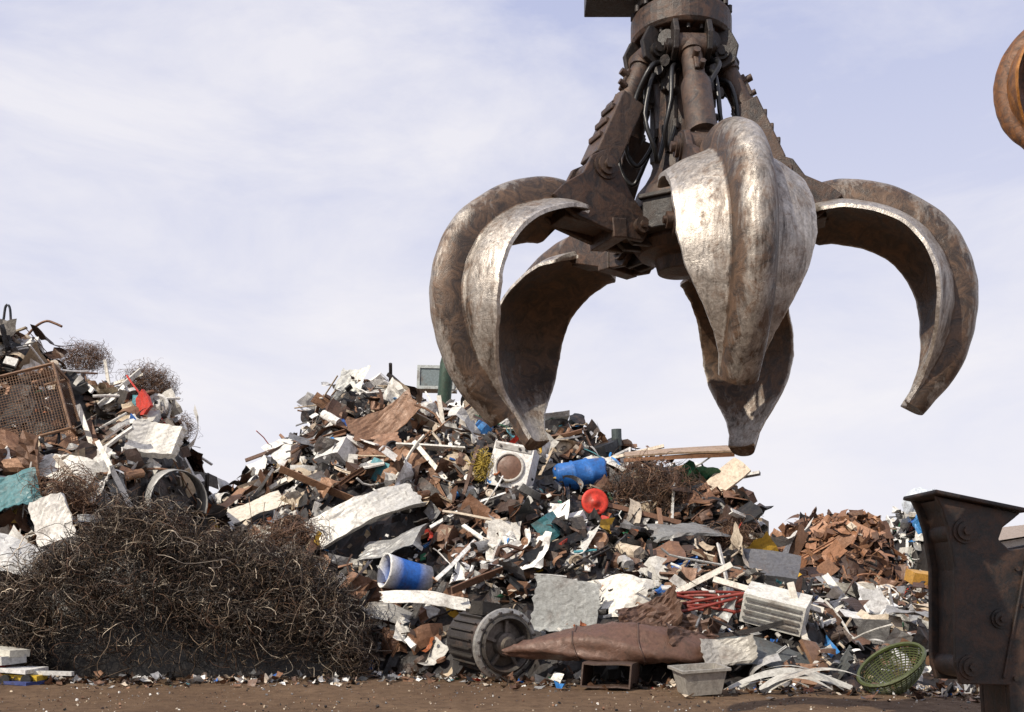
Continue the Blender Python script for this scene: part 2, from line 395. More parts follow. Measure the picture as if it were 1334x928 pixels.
mb.build('tangled_wire_pile',M_wire)
def wirecluster(name,c,r,n,colset,rad=(.003,.006),RR=(.08,.35)):
    mb=MB(); D=rng.normal(size=(n,3)); D/=np.linalg.norm(D,axis=1)[:,None]; C=np.array(c)+D*np.array(r)*U(.2,1,(n,1))**.6
    cl=np.array(colset)[rng.integers(len(colset),size=n)]*U(.6,1.3,(n,1))
    wires(mb,C,U(*RR,n),np.concatenate([cl,np.full((n,1),.2)],1),U(*rad,n),14,(1.5,6),.8); return mb.build(name,M_wire)
# ------------------------------------------------------------ orange-peel grapple
PR=np.array([(.48,3.42,.11,.085),(.62,3.495,.13,.092),(.78,3.55,.15,.10),(.87,3.565,.33,.107),(1.02,3.565,.36,.112),(1.24,3.50,.365,.114),(1.44,3.37,.37,.114),(1.57,3.19,.375,.113),(1.63,2.98,.37,.111),(1.62,2.78,.325,.108),(1.575,2.60,.24,.105),(1.505,2.45,.155,.102),(1.44,2.34,.112,.099),(1.38,2.25,.102,.097)])
def cr(P,n):
    m=len(P); out=[]
    for s in np.linspace(0,m-1.0001,n):
        i=int(s);t=s-i; p0=P[max(i-1,0)];p1=P[i];p2=P[min(i+1,m-1)];p3=P[min(i+2,m-1)]
        out.append(.5*((2*p1)+(-p0+p2)*t+(2*p0-5*p1+4*p2-p3)*t*t+(-p0+3*p1-3*p2+p3)*t**3))
    return np.array(out)
def tine_mesh(mb):
    NQ=105
    Q=cr(PR,NQ); ws=np.interp(np.linspace(0,len(PR)-1,NQ),[0,1,2.15,2.5,3,4,5,6,7,8,9,10,11,12,13],[.11,.13,.145,.30,.33,.345,.352,.358,.362,.358,.32,.24,.155,.112,.102]); Q[:,2]=ws
    T=np.gradient(Q[:,:2],axis=0); T/=np.linalg.norm(T,axis=1)[:,None]
    V=[];C=[]
    for i,(r,z,w,rb) in enumerate(Q):
        s=i/(NQ-1); Tn=T[i]; N=np.array([-Tn[1],Tn[0]]); w=max(w,rb*1.06)*(1+.004*math.sin(i*.6)+.003*math.sin(i*1.9))
        sec=[]
        kf=.36
        fl=lambda l:-kf*w*abs(l/w)**1.9
        lat=list(np.linspace(-w,-rb*1.12,10)) if w>rb*1.3 else list(np.linspace(-w,-rb*1.02,10)); lat=[lat[0],lat[0]*.985]+lat[1:]
        rise=1.45 if s<.8 else 1.45-.3*(s-.8)/.2
        for l in lat: sec.append((l,fl(l),.50+.4*(abs(l)/w>.97)+.12*(abs(l)/w)))
        for a in np.linspace(math.pi*.99,math.pi*.01,19): 
            sn=math.sin(a); sec.append((rb*math.cos(a),fl(rb)+rb*rise*sn**.85,.28+.28*sn**2))
        for l in lat[::-1]: sec.append((-l,fl(l),.50+.4*(abs(l)/w>.97)+.12*(abs(l)/w)))
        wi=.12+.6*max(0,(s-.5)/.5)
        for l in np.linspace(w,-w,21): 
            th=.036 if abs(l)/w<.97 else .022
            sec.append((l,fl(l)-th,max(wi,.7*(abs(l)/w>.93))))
        for l,n,wr in sec:
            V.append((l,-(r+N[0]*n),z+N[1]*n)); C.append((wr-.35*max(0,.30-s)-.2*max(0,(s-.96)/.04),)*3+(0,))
    m=len(sec); F=[]
    for i in range(NQ-1):
        for j in range(m):
            k=(j+1)%m; F.append([i*m+j,(i+1)*m+j,(i+1)*m+k,i*m+k])
    F.append([j for j in range(m)]); F.append([(NQ-1)*m+j for j in range(m)][::-1])
    V=np.array(V); ph=U(0,6); V=V+.0025*np.sin(V*17+ph)+.0015*np.sin(V[:,[1,2,0]]*41+ph)
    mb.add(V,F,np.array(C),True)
def rodm(mb,p,q,r,sides=20,col=(.5,.5,.5,0),sm=True):
    p=np.array(p,float);q=np.array(q,float); V,F=tube(np.stack([p,q]),r,sides,False); mb.add(V,F,col,sm)
    mb.add(V,[list(range(sides))[::-1],[sides+j for j in range(sides)]],col)
def obox(mb,p,q,w,t,col=(.5,.5,.5,0),ref=(1,0,0)):
    p=np.array(p,float);q=np.array(q,float);z=nrm(q-p);x=nrm(np.array(ref)-z*np.dot(ref,z));y=np.cross(z,x)
    Vw=[(-.5,-.5,-.5),(.5,-.5,-.5),(.5,.5,-.5),(-.5,.5,-.5),(-.5,-.5,.5),(.5,-.5,.5),(.5,.5,.5),(-.5,.5,.5)]
    V=np.array(Vw)*np.array([w,t,np.linalg.norm(q-p)]); F=[[3,2,1,0],[4,5,6,7],[0,1,5,4],[1,2,6,5],[2,3,7,6],[3,0,4,7]]
    mb.add(V@np.stack([x,y,z],1).T+(p+q)/2,F,col)
def grapple(name,c,scale,azs,mt,mh,mk,zo=0.,closing={}):
    root=empty(name); root.location=(c[0],c[1],zo); root.scale=(scale,)*3
    hub=MB(); blk=MB(); hose=MB()
    V,F=revolve([(.0,5.6),(.34,5.6),(.34,5.05),(.30,5.0),(.30,4.90),(.25,4.88)],40); blk.add(V,F,(.5,)*4,True)
    V,F=revolve([(.24,4.87),(.315,4.865),(.325,4.84),(.325,4.72),(.31,4.695),(.24,4.69),(.2,4.66),(.185,4.5),(.17,4.2),(.17,3.95),(.2,3.85),(.24,3.78),(.29,3.72),(.31,3.66),(.31,3.38),(.27,3.33),(.17,3.3),(.15,3.22),(0,3.2)],40); hub.add(V,F,(.4,)*4,False)
    for i in range(20):
        a=i*math.pi/10; p=np.array([math.cos(a)*.31,math.sin(a)*.31,4.865]); rodm(blk,p,p+[0,0,.04],.02,6)
        p=np.array([math.cos(a)*.275,math.sin(a)*.275,4.665]); rodm(blk,p,p+[0,0,.03],.016,6)
    obox(blk,(-.62,0,5.03),(.3,0,5.03),.3,.12,ref=(0,1,0)); obox(blk,(-.5,-.1,4.985),(-.3,-.1,4.985),.08,.05,ref=(0,1,0))
    obox(blk,(0,0,5.3),(.1,.3,9.0),.34,.4)
    blk.add(*revolve([(.2,4.60),(.25,4.58),(.25,4.50),(.2,4.48)],30),(.5,)*4)
    for az in azs:
        a=math.radians(az); R=np.array([[math.cos(a),-math.sin(a),0],[math.sin(a),math.cos(a),0],[0,0,1.]])
        def L(mb,fn,close=0.):
            t=MB(); fn(t)
            V=np.vstack(t.v)
            if close:
                g=math.radians(close); V=V.copy(); r=-V[:,1]-.40; z=V[:,2]-3.42
                V[:,1]=-(.40+r*math.cos(g)+z*math.sin(g)); V[:,2]=3.42-r*math.sin(g)+z*math.cos(g)
            V=V@R.T; n=mb.n; mb.v.append(V); mb.c.append(np.vstack(t.c)); mb.f.extend([[i+n for i in f] for f in t.f]); mb.sm.extend(t.sm); mb.n+=len(V)
        cl=closing.get(az,0)
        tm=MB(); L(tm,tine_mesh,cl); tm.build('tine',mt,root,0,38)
        arm=MB()
        def earf(t):
            poly=[(-.36,3.50),(-.33,3.40),(-.38,3.33),(-.48,3.34),(-.62,3.38),(-.86,3.46),(-1.0,3.57),(-.92,3.64),(-.78,3.72),(-.71,3.83),(-.62,3.87),(-.54,3.83),(-.50,3.72),(-.44,3.6)]
            for x in (-.122,.122):
                V,F=extr(poly,.04); V=V[:,[1,0,2]]+[x,0,0]; t.add(V,F,(.42,)*4)
            rodm(t,(-.175,-.62,3.77),(.175,-.62,3.77),.06); rodm(t,(-.2,-.62,3.77),(.2,-.62,3.77),.032,6)
            rodm(t,(-.155,-.62,3.77),(.155,-.62,3.77),.082)
            rodm(t,(-.18,-.40,3.42),(.18,-.40,3.42),.05); rodm(t,(-.2,-.40,3.42),(.2,-.40,3.42),.026,6)
            obox(t,(0,-.50,3.44),(0,-.90,3.50),.19,.08)
            obox(t,(-.15,-.55,3.40),(.15,-.55,3.40),.10,.12,ref=(0,1,0))
        L(arm,earf,cl); arm.build('tine_bracket',mh,root,.007)
        cy=MB(); 
        A=np.array([0,-.27,4.55]);B=np.array([0,-.62,3.77])
        g=math.radians(cl); r=.22; z=.35; B=np.array([0,-(.40+r*math.cos(g)+z*math.sin(g)),3.42-r*math.sin(g)+z*math.cos(g)])
        D=B-A; O=nrm(np.cross(D,[1,0,0])); 
        if O[1]>0: O=-O
        P=lambda s,o=0,x=0: A+D*s+O*o+np.array([x,0,0])
        def cylf(t):
            rodm(t,P(-.05),P(.46),.066,24); rodm(t,P(.02),P(.09),.078,24); rodm(t,P(.36),P(.43),.08,24)
            if az%360<20 or az%360>340:
                rodm(t,P(.40),P(.86),.092,28); rodm(t,P(.84),P(.9),.1,28)
            else:
                obox(t,P(.40),P(.92),.22,.165); 
                for s in (.52,.64,.76): obox(t,P(s,.09,-.07),P(s,.09,.07),.035,.03,ref=(0,0,1))
                rodm(t,P(.38),P(.44),.09,8)
            obox(t,P(.88),P(1.0),.12,.1)
            rodm(t,(-.085,-.27,4.55),(.085,-.27,4.55),.078,20)
            obox(t,P(.15,.07),P(.33,.07),.03,.03)
            rodm(t,P(.2,.06),P(.2,.12),.024,8); rodm(t,P(.3,.06,.03),P(.3,.11,.03),.02,6)
        L(cy,cylf); cy.build('hydraulic_cylinder',mh,root,.008)
        lg=MB()
        def lugf(t):
            for x in (-.105,.105):
                V,F=extr([(-.16,4.70),(-.32,4.70),(-.37,4.6),(-.35,4.5),(-.27,4.46),(-.19,4.49),(-.14,4.53)],.035); t.add(V[:,[1,0,2]]+[x,0,0],F,(.5,)*4)
                V,F=extr([(-.2,3.62),(-.33,3.6),(-.46,3.5),(-.47,3.38),(-.40,3.33),(-.25,3.34),(-.2,3.4)],.035); t.add(V[:,[1,0,2]]+[x*.55,0,0],F,(.5,)*4)
            rodm(t,(-.15,-.27,4.55),(.15,-.27,4.55),.045,16); rodm(t,(-.165,-.27,4.55),(.165,-.27,4.55),.026,6)
        L(lg,lugf); lg.build('hinge_lugs',mk,root,.006)
        bx=MB()
        a2=a+math.radians(36 if len(azs)==5 else 45); R2=np.array([[math.cos(a2),-math.sin(a2),0],[math.sin(a2),math.cos(a2),0],[0,0,1.]])
        t=MB(); obox(t,(0,-.18,3.5),(0,-.40,3.50),.22,.20); obox(t,(-.13,-.40,3.6),(.13,-.40,3.6),.03,.05,ref=(0,0,1)); obox(t,(0,-.16,4.4),(0,-.24,4.4),.1,.16); rodm(t,(.04,-.22,4.3),(.04,-.3,4.3),.03,8); rodm(t,(-.04,-.22,4.42),(-.04,-.3,4.42),.03,8)
        rodm(t,(0,-.2,4.5),(.0,-.3,4.47),.035,8); rodm(t,(0,-.17,4.62),(.0,-.29,4.62),.05,12); rodm(t,(0,-.16,3.95),(0,-.16,4.3),.04,10)
        bx.add(np.vstack(t.v)@R2.T,[f for f in t.f],(.5,)*4); bx.build('hub_block',mk,root,.008)
        for k in range(3):
            s=-1 if k==0 else 1; x0=.05*s+.03*k
            q=[(x0,-.2,4.45-.06*k),(x0+s*.06,-.31,4.38),(s*(.13+.03*k),-.36-.02*k,4.15-.05*k),(s*(.16+.02*k),-.33,3.98-.06*k),(s*.13,-.27,3.9-.05*k),(s*.09,-.2,4.0),(s*.06,-.17,4.1)]
            if k==2: q=[(x0,-.22,4.5),(x0+.07,-.34,4.42),(.10,-.40,4.25),(.085,-.42,4.1),(.06,-.47,4.02)]
            Q=cr(np.array(q),26)+rng.normal(size=3)*.012; V,F=tube(Q,.015,10); hose.add(V@R.T,F,(0,)*4,True)
            for e in (0,-1):
                V,F=tube(np.stack([Q[e]-[0,0,.03],Q[e]+[0,0,.03]]),.023,6); blk.add(V@R.T,F,(.7,)*4)
    hub.build('hub',mh,root,.006); blk.build('rotator',mk,root,.006); hose.build('hoses',M_rubber,root)
    return root
grapple('orange_peel_grapple',(1.10,6.5),1.0,[3,76,150,-138,-65],M_steel,M_brown,M_black,0.,{-65:4.5,76:-1.5,150:1.5})
grapple('orange_peel_grapple.001',(5.42,8.0),.8,[-124,-34,56,146],M_orange,M_orange,M_black,3.17)
# ------------------------------------------------------------ excavator arm end at right
ex=empty('excavator_arm'); mb=MB()
poly=[(2.90,1.80),(3.48,1.68),(3.36,1.585),(3.33,1.50),(3.405,1.43),(3.62,1.46),(4.1,1.56),(5.2,1.7),(5.2,.2),(3.42,.2),(3.40,.5),(3.07,.51),(3.035,.66),(3.03,1.31),(2.985,1.58),(2.94,1.72)]
for y in (6.85,7.25):
    V,F=extr(poly,.05); mb.add(V+[0,y,0],F,(.5,)*4)
V,F=extr([(x+(.05 if x<3.3 else 0),z-.02 if z>1 else z+.03) for x,z in poly],.34); mb.add(V+[0,7.05,0],F,(.3,)*4)
obox(mb,(2.87,7.05,1.825),(3.50,7.05,1.695),.56,.03,ref=(0,1,0))
for x,z,r in ((3.10,1.56,.065),(3.14,.63,.065),(3.34,.96,.05)):
    rodm(mb,(x,6.79,z),(x,7.34,z),r,28,(.65,)*4); rodm(mb,(x,6.77,z),(x,7.36,z),r*.5,6)
    rodm(mb,(x,6.81,z),(x,7.3,z),r*1.35,28)
obox(mb,(3.36,6.815,.55),(3.52,6.815,1.40),.02,.02)
for x,z in ((3.45,1.3),(3.5,1.05),(3.52,.8),(3.44,.55)): rodm(mb,(x,6.80,z),(x,6.9,z),.018,6,(.6,)*4)
mb.build('arm_end',M_arm,ex,.01)
mb=MB(); obox(mb,(4.6,7.05,.0),(4.6,7.05,.25),1.4,.7); obox(mb,(5.1,7.05,.9),(8.5,7.3,3.4),.5,.6,ref=(0,1,0)); mb.build('stick',M_arm,ex,.02)
# ------------------------------------------------------------ larger scrap items
WH=(.74,.73,.70,0);GY=(.3,.3,.3,.6);BK=(.02,.02,.02,.2);RU=(.16,.08,.045,.2)
def put(name,parts,p,R,s=1.,mat=None,bevel=0):
    mb=MB()
    for V,F,c,sm in parts: mb.add(xf(V,R,p,s),F,c,sm)
    return mb.build(name,mat or M_clean,None,bevel)
def cylY(r,y0,y1,n=24,cap=True,r2=None):
    r2=r2 or r; V,F=revolve([(r,0),(r2,1)],n); V=np.array(V); V=np.stack([V[:,0],y0+V[:,2]*(y1-y0),V[:,1]],1)
    if cap: F=F+[list(range(n)),list(range(n,2*n))[::-1]]
    return V,F
def washing_machine(p,R,s=1):
    V,F=boxg(.62,.6,.68,4); P=[(dent(V,.006,4),F,WH,False)]
    a=revolve([(.235,0),(.235,.03),(.2,.05),(.19,.02),(.15,-.02)],32); a=(np.stack([a[0][:,0],-.30-a[0][:,2],a[0][:,1]-.03],1),a[1]); P.append((*a,(.5,.48,.45,0),True))
    a=revolve([(.19,.02),(.12,.035),(.05,.05),(0,.052)],28); P.append((np.stack([a[0][:,0],-.30-a[0][:,2],a[0][:,1]-.03],1),a[1],(.14,.07,.045,0),True))
    b=boxg(.56,.02,.08,1); P.append((b[0]+[0,-.31,.27],b[1],(.35,.34,.32,0),False))
    for x in (-.2,.1,.2):
        c=cylY(.02,-.34,-.31,12); P.append((c[0]+[x,0,.27],c[1],BK,False))
    put('washing_machine',P,p,R,s)
washing_machine(S(668,612,.45,'wash'),eul(-6,12,-10),1.02)
def tv(p,R,s=1):
    P=[(*boxg(.9,.5,.56,1),(.33,.36,.36,0),False)]
    for a,b,c,o in ((.9,.04,.07,(0,-.27,.245)),(.9,.04,.07,(0,-.27,-.245)),(.07,.04,.42,(-.415,-.27,0)),(.16,.04,.42,(.37,-.27,0))):
        V,F=boxg(a,b,c,1); P.append((V+o,F,(.42,.45,.44,0),False))
    V,F=boxg(.67,.01,.42,1); P.append((V+[-.045,-.257,0],F,(.16,.2,.21,0),False))
    put('television_set',P,p,R,s,None,.008)
tv(S(570,500,.1,'tv')+[0,0,.10],eul(0,2,-4),1.0)
V,F=revolve([(0,-.9),(.12,-.9),(.13,-.85),(.13,.35),(.11,.45),(.05,.52),(.035,.6),(.035,.66),(0,.66)],20)
put('gas_cylinder',[(V,F,(.03,.06,.04,.2),True)],np.array([-1.24,18.6,4.95]),eul(4,5,0))
V,F=revolve([(.09,-.8),(.09,.5),(.075,.5),(.075,-.3)],18); put('steel_pipe',[(V,F,(.07,.09,.09,.3),False)],S(804,592,.05,'pipe')+[0,0,-.05],eul(3,-2,0))
V,F=revolve([(0,-.42),(.2,-.42),(.22,-.38),(.215,-.15),(.235,-.13),(.235,-.1),(.215,-.08),(.215,.12),(.235,.15),(.215,.18),(.22,.38),(.2,.42),(0,.42)],24)
V=dent(V,.02,6); V=V[:,[2,0,1]]; put('blue_drum',[(V,F,(.02,.13,.42,0),True)],S(755,618,.45,'bdrum'),eul(10,-8,10),1.,M_scrap)
V,F=revolve([(0,-.02),(.15,-.02),(.2,-.03),(.21,.0),(.2,.03),(.15,.01),(.06,.015),(.05,.04),(0,.04)],28); V=V[:,[0,2,1]]; V[:,1]*=-1
put('red_lid',[(V,F,(.6,.04,.02,0),True)],S(775,654,.55,'lid'),eul(-6,0,10),1.0)
V,F=revolve([(0,-.3),(.2,-.3),(.205,-.1),(.21,.12),(.235,.3),(.24,.33),(.22,.33),(.2,.15),(.19,-.25),(0,-.27)],26)
cc=np.array([(.02,.13,.5,0) if (-.2<v[2]<.16) else WH for v in V]); V=np.stack([-V[:,2],V[:,0],V[:,1]],1); V=dent(V,.006,5)
put('paint_bucket',[(V,F,cc,True)],S(530,750,.3,'bucket'),eul(-10,12,28),1.05,M_scrap)
# electric motor: dark finned body, bolted steel end flange with a hub
P=[]
V,F=cylY(.40,-.1,.75,36); P.append((V,F,(.05,.045,.045,.3),False))
for i in range(22):
    t_=i*math.pi*2/22; V,F=boxg(.02,.6,.05,1); R_=eul(0,math.degrees(-t_)+90,0); P.append((V@R_.T+np.array([.42*math.cos(t_),.38,.42*math.sin(t_)]),F,(.045,.04,.036,.3),False))
for r0,y0,c0 in (((.46,.50,.50,.44,.40,.40,.46),(.02,.0,-.06,-.08,-.06,.04,.02),(.45,.44,.41,.75)),((.40,.405,.37,.33,.32),(-.02,-.10,-.12,-.05,.05),(.10,.09,.08,.6)),((.32,.30,.18,.16,.11,.10,.0),(.05,.02,.0,-.08,-.10,-.16,-.17),(.16,.14,.12,.6))):
    t_=np.arange(44)*2*math.pi/44; V=np.vstack([np.stack([r*np.cos(t_),np.full(44,-.12+y),r*np.sin(t_)],1) for r,y in zip(r0,y0)])
    F=[[i*44+j,i*44+(j+1)%44,(i+1)*44+(j+1)%44,(i+1)*44+j] for i in range(len(r0)-1) for j in range(44)]; P.append((V,F,c0,False))
for i in range(16):
    t=i*math.pi/8; V,F=cylY(.02,-.235,-.18,6); P.append((V+[.455*math.cos(t),0,.455*math.sin(t)],F,(.08,.07,.07,.6),False))
for i in range(5):
    t=i*1.2566+.4; V,F=boxg(.20,.05,.045,1); R_=eul(0,math.degrees(-t),0); P.append((V@R_.T+np.array([.25*math.cos(t),-.15,.25*math.sin(t)]),F,(.2,.18,.16,.6),False))
V,F=boxg(.3,.35,.2,3); P.append((dent(V,.01,5)+[-.1,.3,.45],F,(.04,.035,.03,.3),False))
put('electric_motor',P,S(650,838,.35,'motor'),eul(4,6,34),.90,M_scrap)
# dented rusty sheet-metal shell, pointed at the left, flattened and buckled
t=np.linspace(0,1,30); rad=.36*np.sin(np.pi*(.02+.86*t)**1.1)**.7+.012
th=np.arange(22)*2*math.pi/22; V=[]
for i,a_ in enumerate(t):
    rr=rad[i]*(1+.09*np.sin(th*3+a_*5)+.07*np.sin(th*5-a_*11)); yy=np.cos(th)*rr*1.1; zz=np.sin(th)*rr*np.where(np.sin(th)>0,.72,.5)
    V.append(np.stack([np.full(22,(a_-.5)*2.45)+.04*np.sin(th*2),yy,zz+.08*np.sin(a_*3)],1))
V=np.vstack(V); F=[[i*22+j,i*22+(j+1)%22,(i+1)*22+(j+1)%22,(i+1)*22+j] for i in range(29) for j in range(22)]+[[29*22+j for j in range(22)]]
V=dent(V,.022,4); V=dent(V,.009,15); V+=rng.normal(size=V.shape)*.0045
P=[(V,F,(.12,.062,.042,.12),True)]
for xx in (-.35,.45):
    k_=int((xx/2.45+.5)*29); ring=V[k_*22:(k_+1)*22]; c_=ring.mean(0); q=np.vstack([ring,ring[:1]]); q=c_+(q-c_)*1.015; P.append((*tube(q,.012,5,False),(.09,.05,.035,.1),True))
put('rusted_tank',P,S(790,850,.40,'tank'),eul(8,0,-4),1.0,M_scrap)
for px,py,w_,h_,R_ in ((880,815,1.1,.55,eul(58,10,-10)),(845,800,.8,.4,eul(50,-16,14)),(912,842,.8,.4,eul(60,-14,10))):
    V,F=sheet(w_,h_,.35,.12,15,.05); o=put('rusty_car_panel',[(V,F,(.12,.066,.044,.12),False)],S(px,py,.3,'fender'),R_,1.0,M_scrap); m=o.modifiers.new('s','SOLIDIFY'); m.thickness=.008
P=[]
for a,b,c,o in ((.62,.7,.02,(0,0,.14)),(.62,.7,.02,(0,0,-.14)),(.02,.7,.26,(-.30,0,0)),(.02,.7,.26,(.30,0,0))):
    V,F=boxg(a,b,c,4); P.append((V+o,F,(.07,.042,.03,.12),False))
P=[(V+.018*np.sin(V[:,[1,2,0]]*7),F,c,s) for V,F,c,s in P]
put('square_duct',P,np.array([1.13,11.4,.17]),eul(0,4,-14),.9,M_scrap)
b4=[(-.2,-.15),(.2,-.15),(.2,.15),(-.2,.15)]; t4=[(x*1.3,y*1.3) for x,y in b4]
V=[(x,y,0) for x,y in b4]+[(x,y,.3) for x,y in t4]+[(x*1.12,y*1.15,.3) for x,y in t4]+[(x*1.12,y*1.15,.27) for x,y in t4]
F=[[3,2,1,0]]+[[i,(i+1)%4,4+(i+1)%4,4+i] for i in range(4)]+[[4+i,4+(i+1)%4,8+(i+1)%4,8+i] for i in range(4)]+[[8+i,8+(i+1)%4,12+(i+1)%4,12+i] for i in range(4)]
put('metal_tray',[(np.array(V),F,(.42,.4,.36,.4),False)],np.array([2.02,10.75,.02]),eul(4,-3,12),.95,M_scrap)
def bigsheet(name,px,py,w,h,col,R,cr_=.2,bend=-.1,off=.25,n=15,mat=None):
    V,F=sheet(w,h,cr_,bend,n,.02); V=dent(V,.012,4); o=put(name,[(V,F,col,False)],S(px,py,off,name),R,1.,mat or M_scrap)
    m=o.modifiers.new('s','SOLIDIFY'); m.thickness=.008; return o
bigsheet('crumpled_sheet_metal',812,765,1.35,.7,(.70,.67,.60,0),eul(62,8,-6),.3,-.12,.35,15,M_clean)
bigsheet('crumpled_sheet_metal',737,788,.85,.66,(.42,.43,.41,.2),eul(82,4,5),.05,.02,.5)
bigsheet('crumpled_sheet_metal',478,672,1.7,.6,(.55,.54,.51,.3),eul(48,-22,14),.16,-.06,.35)
bigsheet('crumpled_sheet_metal',515,708,1.1,.5,(.36,.36,.35,.5),eul(50,-10,-20),.25,-.1,.3)
bigsheet('crumpled_sheet_metal',452,505,.5,1.1,(.66,.66,.6,0),eul(78,12,0),.3,.2,.15)
bigsheet('crumpled_sheet_metal',505,550,1.3,.5,(.22,.12,.07,.1),eul(55,-28,10),.2,.1,.35)
bigsheet('crumpled_sheet_metal',480,580,1.1,.45,(.28,.15,.09,.1),eul(60,-6,8),.2,.1,.35)
bigsheet('crumpled_sheet_metal',203,572,.75,.55,(.74,.72,.66,0),eul(72,6,10),.1,.05,.5,15,M_clean)
bigsheet('crumpled_sheet_metal',30,725,1.0,.6,(.6,.6,.58,0),eul(50,4,-12),.3,.1,.9)
bigsheet('crumpled_sheet_metal',1000,850,1.9,.5,(.12,.13,.13,.3),eul(28,6,-6),.1,-.05,.3)
bigsheet('crumpled_sheet_metal',945,852,.6,.35,(.4,.38,.34,.2),eul(65,-6,8),.3,.05,.4)
bigsheet('crumpled_sheet_metal',1090,835,1.3,.4,(.30,.29,.26,.3),eul(35,10,-8),.25,-.1,.3)
bigsheet('crumpled_sheet_metal',900,700,1.3,.5,(.26,.26,.25,.4),eul(50,-8,10),.25,-.1,.4)
bigsheet('crumpled_sheet_metal',335,658,.95,.42,(.62,.57,.48,0),eul(45,-22,6),.08,.02,.5,15,M_clean)
bigsheet('crumpled_sheet_metal',1165,835,.9,.4,(.66,.64,.56,0),eul(50,8,10),.25,-.1,.3)
bigsheet('crumpled_sheet_metal',560,785,1.3,.28,(.72,.70,.64,0),eul(45,2,0),.1,-.05,.35)
bigsheet('crumpled_sheet_metal',85,610,.9,.5,(.68,.66,.6,0),eul(60,20,0),.2,-.1,.4)
bigsheet('crumpled_sheet_metal',70,680,.6,.7,(.7,.68,.64,0),eul(75,-14,0),.2,-.1,.6)
bigsheet('crumpled_sheet_metal',20,640,.8,.6,(.06,.18,.2,0),eul(65,-14,0),.25,-.1,.5)
bigsheet('crumpled_sheet_metal',615,555,.5,.6,(.36,.33,.28,0),eul(80,5,8),.1,-.1,.35)
bigsheet('crumpled_sheet_metal',520,800,.9,.3,(.3,.29,.27,.3),eul(50,30,0),.2,-.1,.35)
bigsheet('crumpled_sheet_metal',600,500,.8,.35,(.66,.64,.58,0),eul(60,-14,0),.2,-.1,.3)
for px,py,R in ((228,656,eul(8,0,28)),(275,650,eul(-4,10,-8))):
    t=np.linspace(-.3,math.pi+.4,18); L=np.linspace(-.4,.4,4); T_,L_=np.meshgrid(t,L,indexing='ij')
    V=np.stack([.36*np.cos(T_),L_,.42*np.sin(T_)-.1],-1).reshape(-1,3); V=dent(V,.012,4)
    o=put('bent_tank_shell',[(V,grid(18,4),(.38,.375,.36,.3),True)],S(px,py,.85,'shell')+[0,0,.15],R,1.1); m=o.modifiers.new('s','SOLIDIFY'); m.thickness=.012
P=[(*beam(1.8,.10,'U',5,.02),(.3,.15,.08,.1),False)]
V,F=boxg(1.75,.5,.03,6); P.append((dent(V,.012,3)+[0,.2,.03],F,(.34,.24,.16,0),False))
put('roof_panel',P,(2.74,16.4,3.30),eul(16,-3,-4),1.0,M_scrap)
V,F=boxg(1.0,.42,.04,5); put('roof_panel',[(dent(V,.02,3),F,(.55,.45,.34,0),False)],(3.36,16.1,2.82),eul(50,-40,6),.95,M_clean)
# rusty mesh cage on left
P=[]
def bar(a,b,r,c): 
    V,F=tube(np.array([a,b],float),r,5); P.append((V,F,c,False))
cg=(.20,.11,.06,.1)
for z in np.linspace(-.55,.55,26): bar((-.7,0,z),(.7,0,z),.005,cg)
for x in np.linspace(-.7,.7,32): bar((x,0,-.55),(x,0,.55),.005,cg)
for z in np.linspace(-.55,.55,26): bar((.7,0,z),(.7,.8,z),.006,cg)
for s in (-.7,.7): bar((s,0,-.57),(s,0,.57),.028,cg); bar((s,.8,-.57),(s,.8,.57),.028,cg)
for s in (-.57,.57): bar((-.72,0,s),(.72,0,s),.028,cg); bar((.7,0,s),(.7,.8,s),.028,cg); bar((-.7,.8,s),(.7,.8,s),.028,cg)
P=[(V+np.stack([0*V[:,0],.06*np.sin(V[:,0]*3)*np.cos(V[:,2]*3),.03*np.sin(V[:,0]*4)],1),F,c,s) for V,F,c,s in P]
put('wire_mesh_cage',P,S(24,530,.45,'cage'),eul(-8,-16,10),.95,M_scrap)
def rod(name,pts,r,c,mat=M_scrap):
    V,F=tube(cr(np.array(pts,float),20),r,8); mb=MB(); mb.add(V,F,c,True); return mb.build(name,mat)
p=S(10,440,.1,'blk'); rod('bent_steel_frame',[p+[-.3,0,0],p+[-.12,0,.35],p+[-.05,0,.75],p+[.05,0,.72],p+[.08,0,.3],p+[.12,0,-.2]],.03,(.015,.02,.03,.3))
p=S(60,432,.1,'bp'); rod('bent_pipe',[p+[-.5,0,-.15],p+[-.25,0,.12],p+[0,0,.25],p+[.2,0,.2],p+[.38,0,.12]],.03,RU)
for px,py,a,l in ((578,560,(.15,-.1,-1),1.2),(140,490,(.2,-.1,-1),.8),(165,495,(1,-.2,.25),.9),(120,580,(.5,-.4,-1),1.6),(150,620,(.6,-.4,-.9),1.4),(560,600,(.5,-.3,-.6),.9),(895,765,(1,.1,.5),1.3),(480,800,(1,-.3,-.7),1.5),(820,665,(1,0,-.25),1.6),(1000,775,(1,-.2,-.3),1.4),(345,640,(1,-.2,.5),.9),(1180,770,(1,-.2,-.15),1.3),(1040,800,(.2,-.2,-1),.8)):
    p=S(px,py,.35,'bar'); d=nrm(a)*l/2; mb=MB(); obox(mb,p-d,p+d,.075,.05,(.7,.66,.58,0) if px!=820 else RU,ref=(0,0.3,1) if abs(a[2])<.8 else (1,0,0)); mb.build('metal_bar' if px==820 else 'wooden_plank',M_clean)
RW=[(.14,.075,.046),(.09,.053,.036),(.20,.115,.068)]
wirecluster('rusty_wire_nest',S(200,500,.1,'n1')+[-.1,0,-.05],(.65,.5,.5),1400,RW,(.002,.004),(.05,.22))
wirecluster('rusty_wire_nest',S(110,462,.1,'n2')+[0,0,-.1],(.65,.4,.35),800,RW,(.002,.004),(.05,.22))
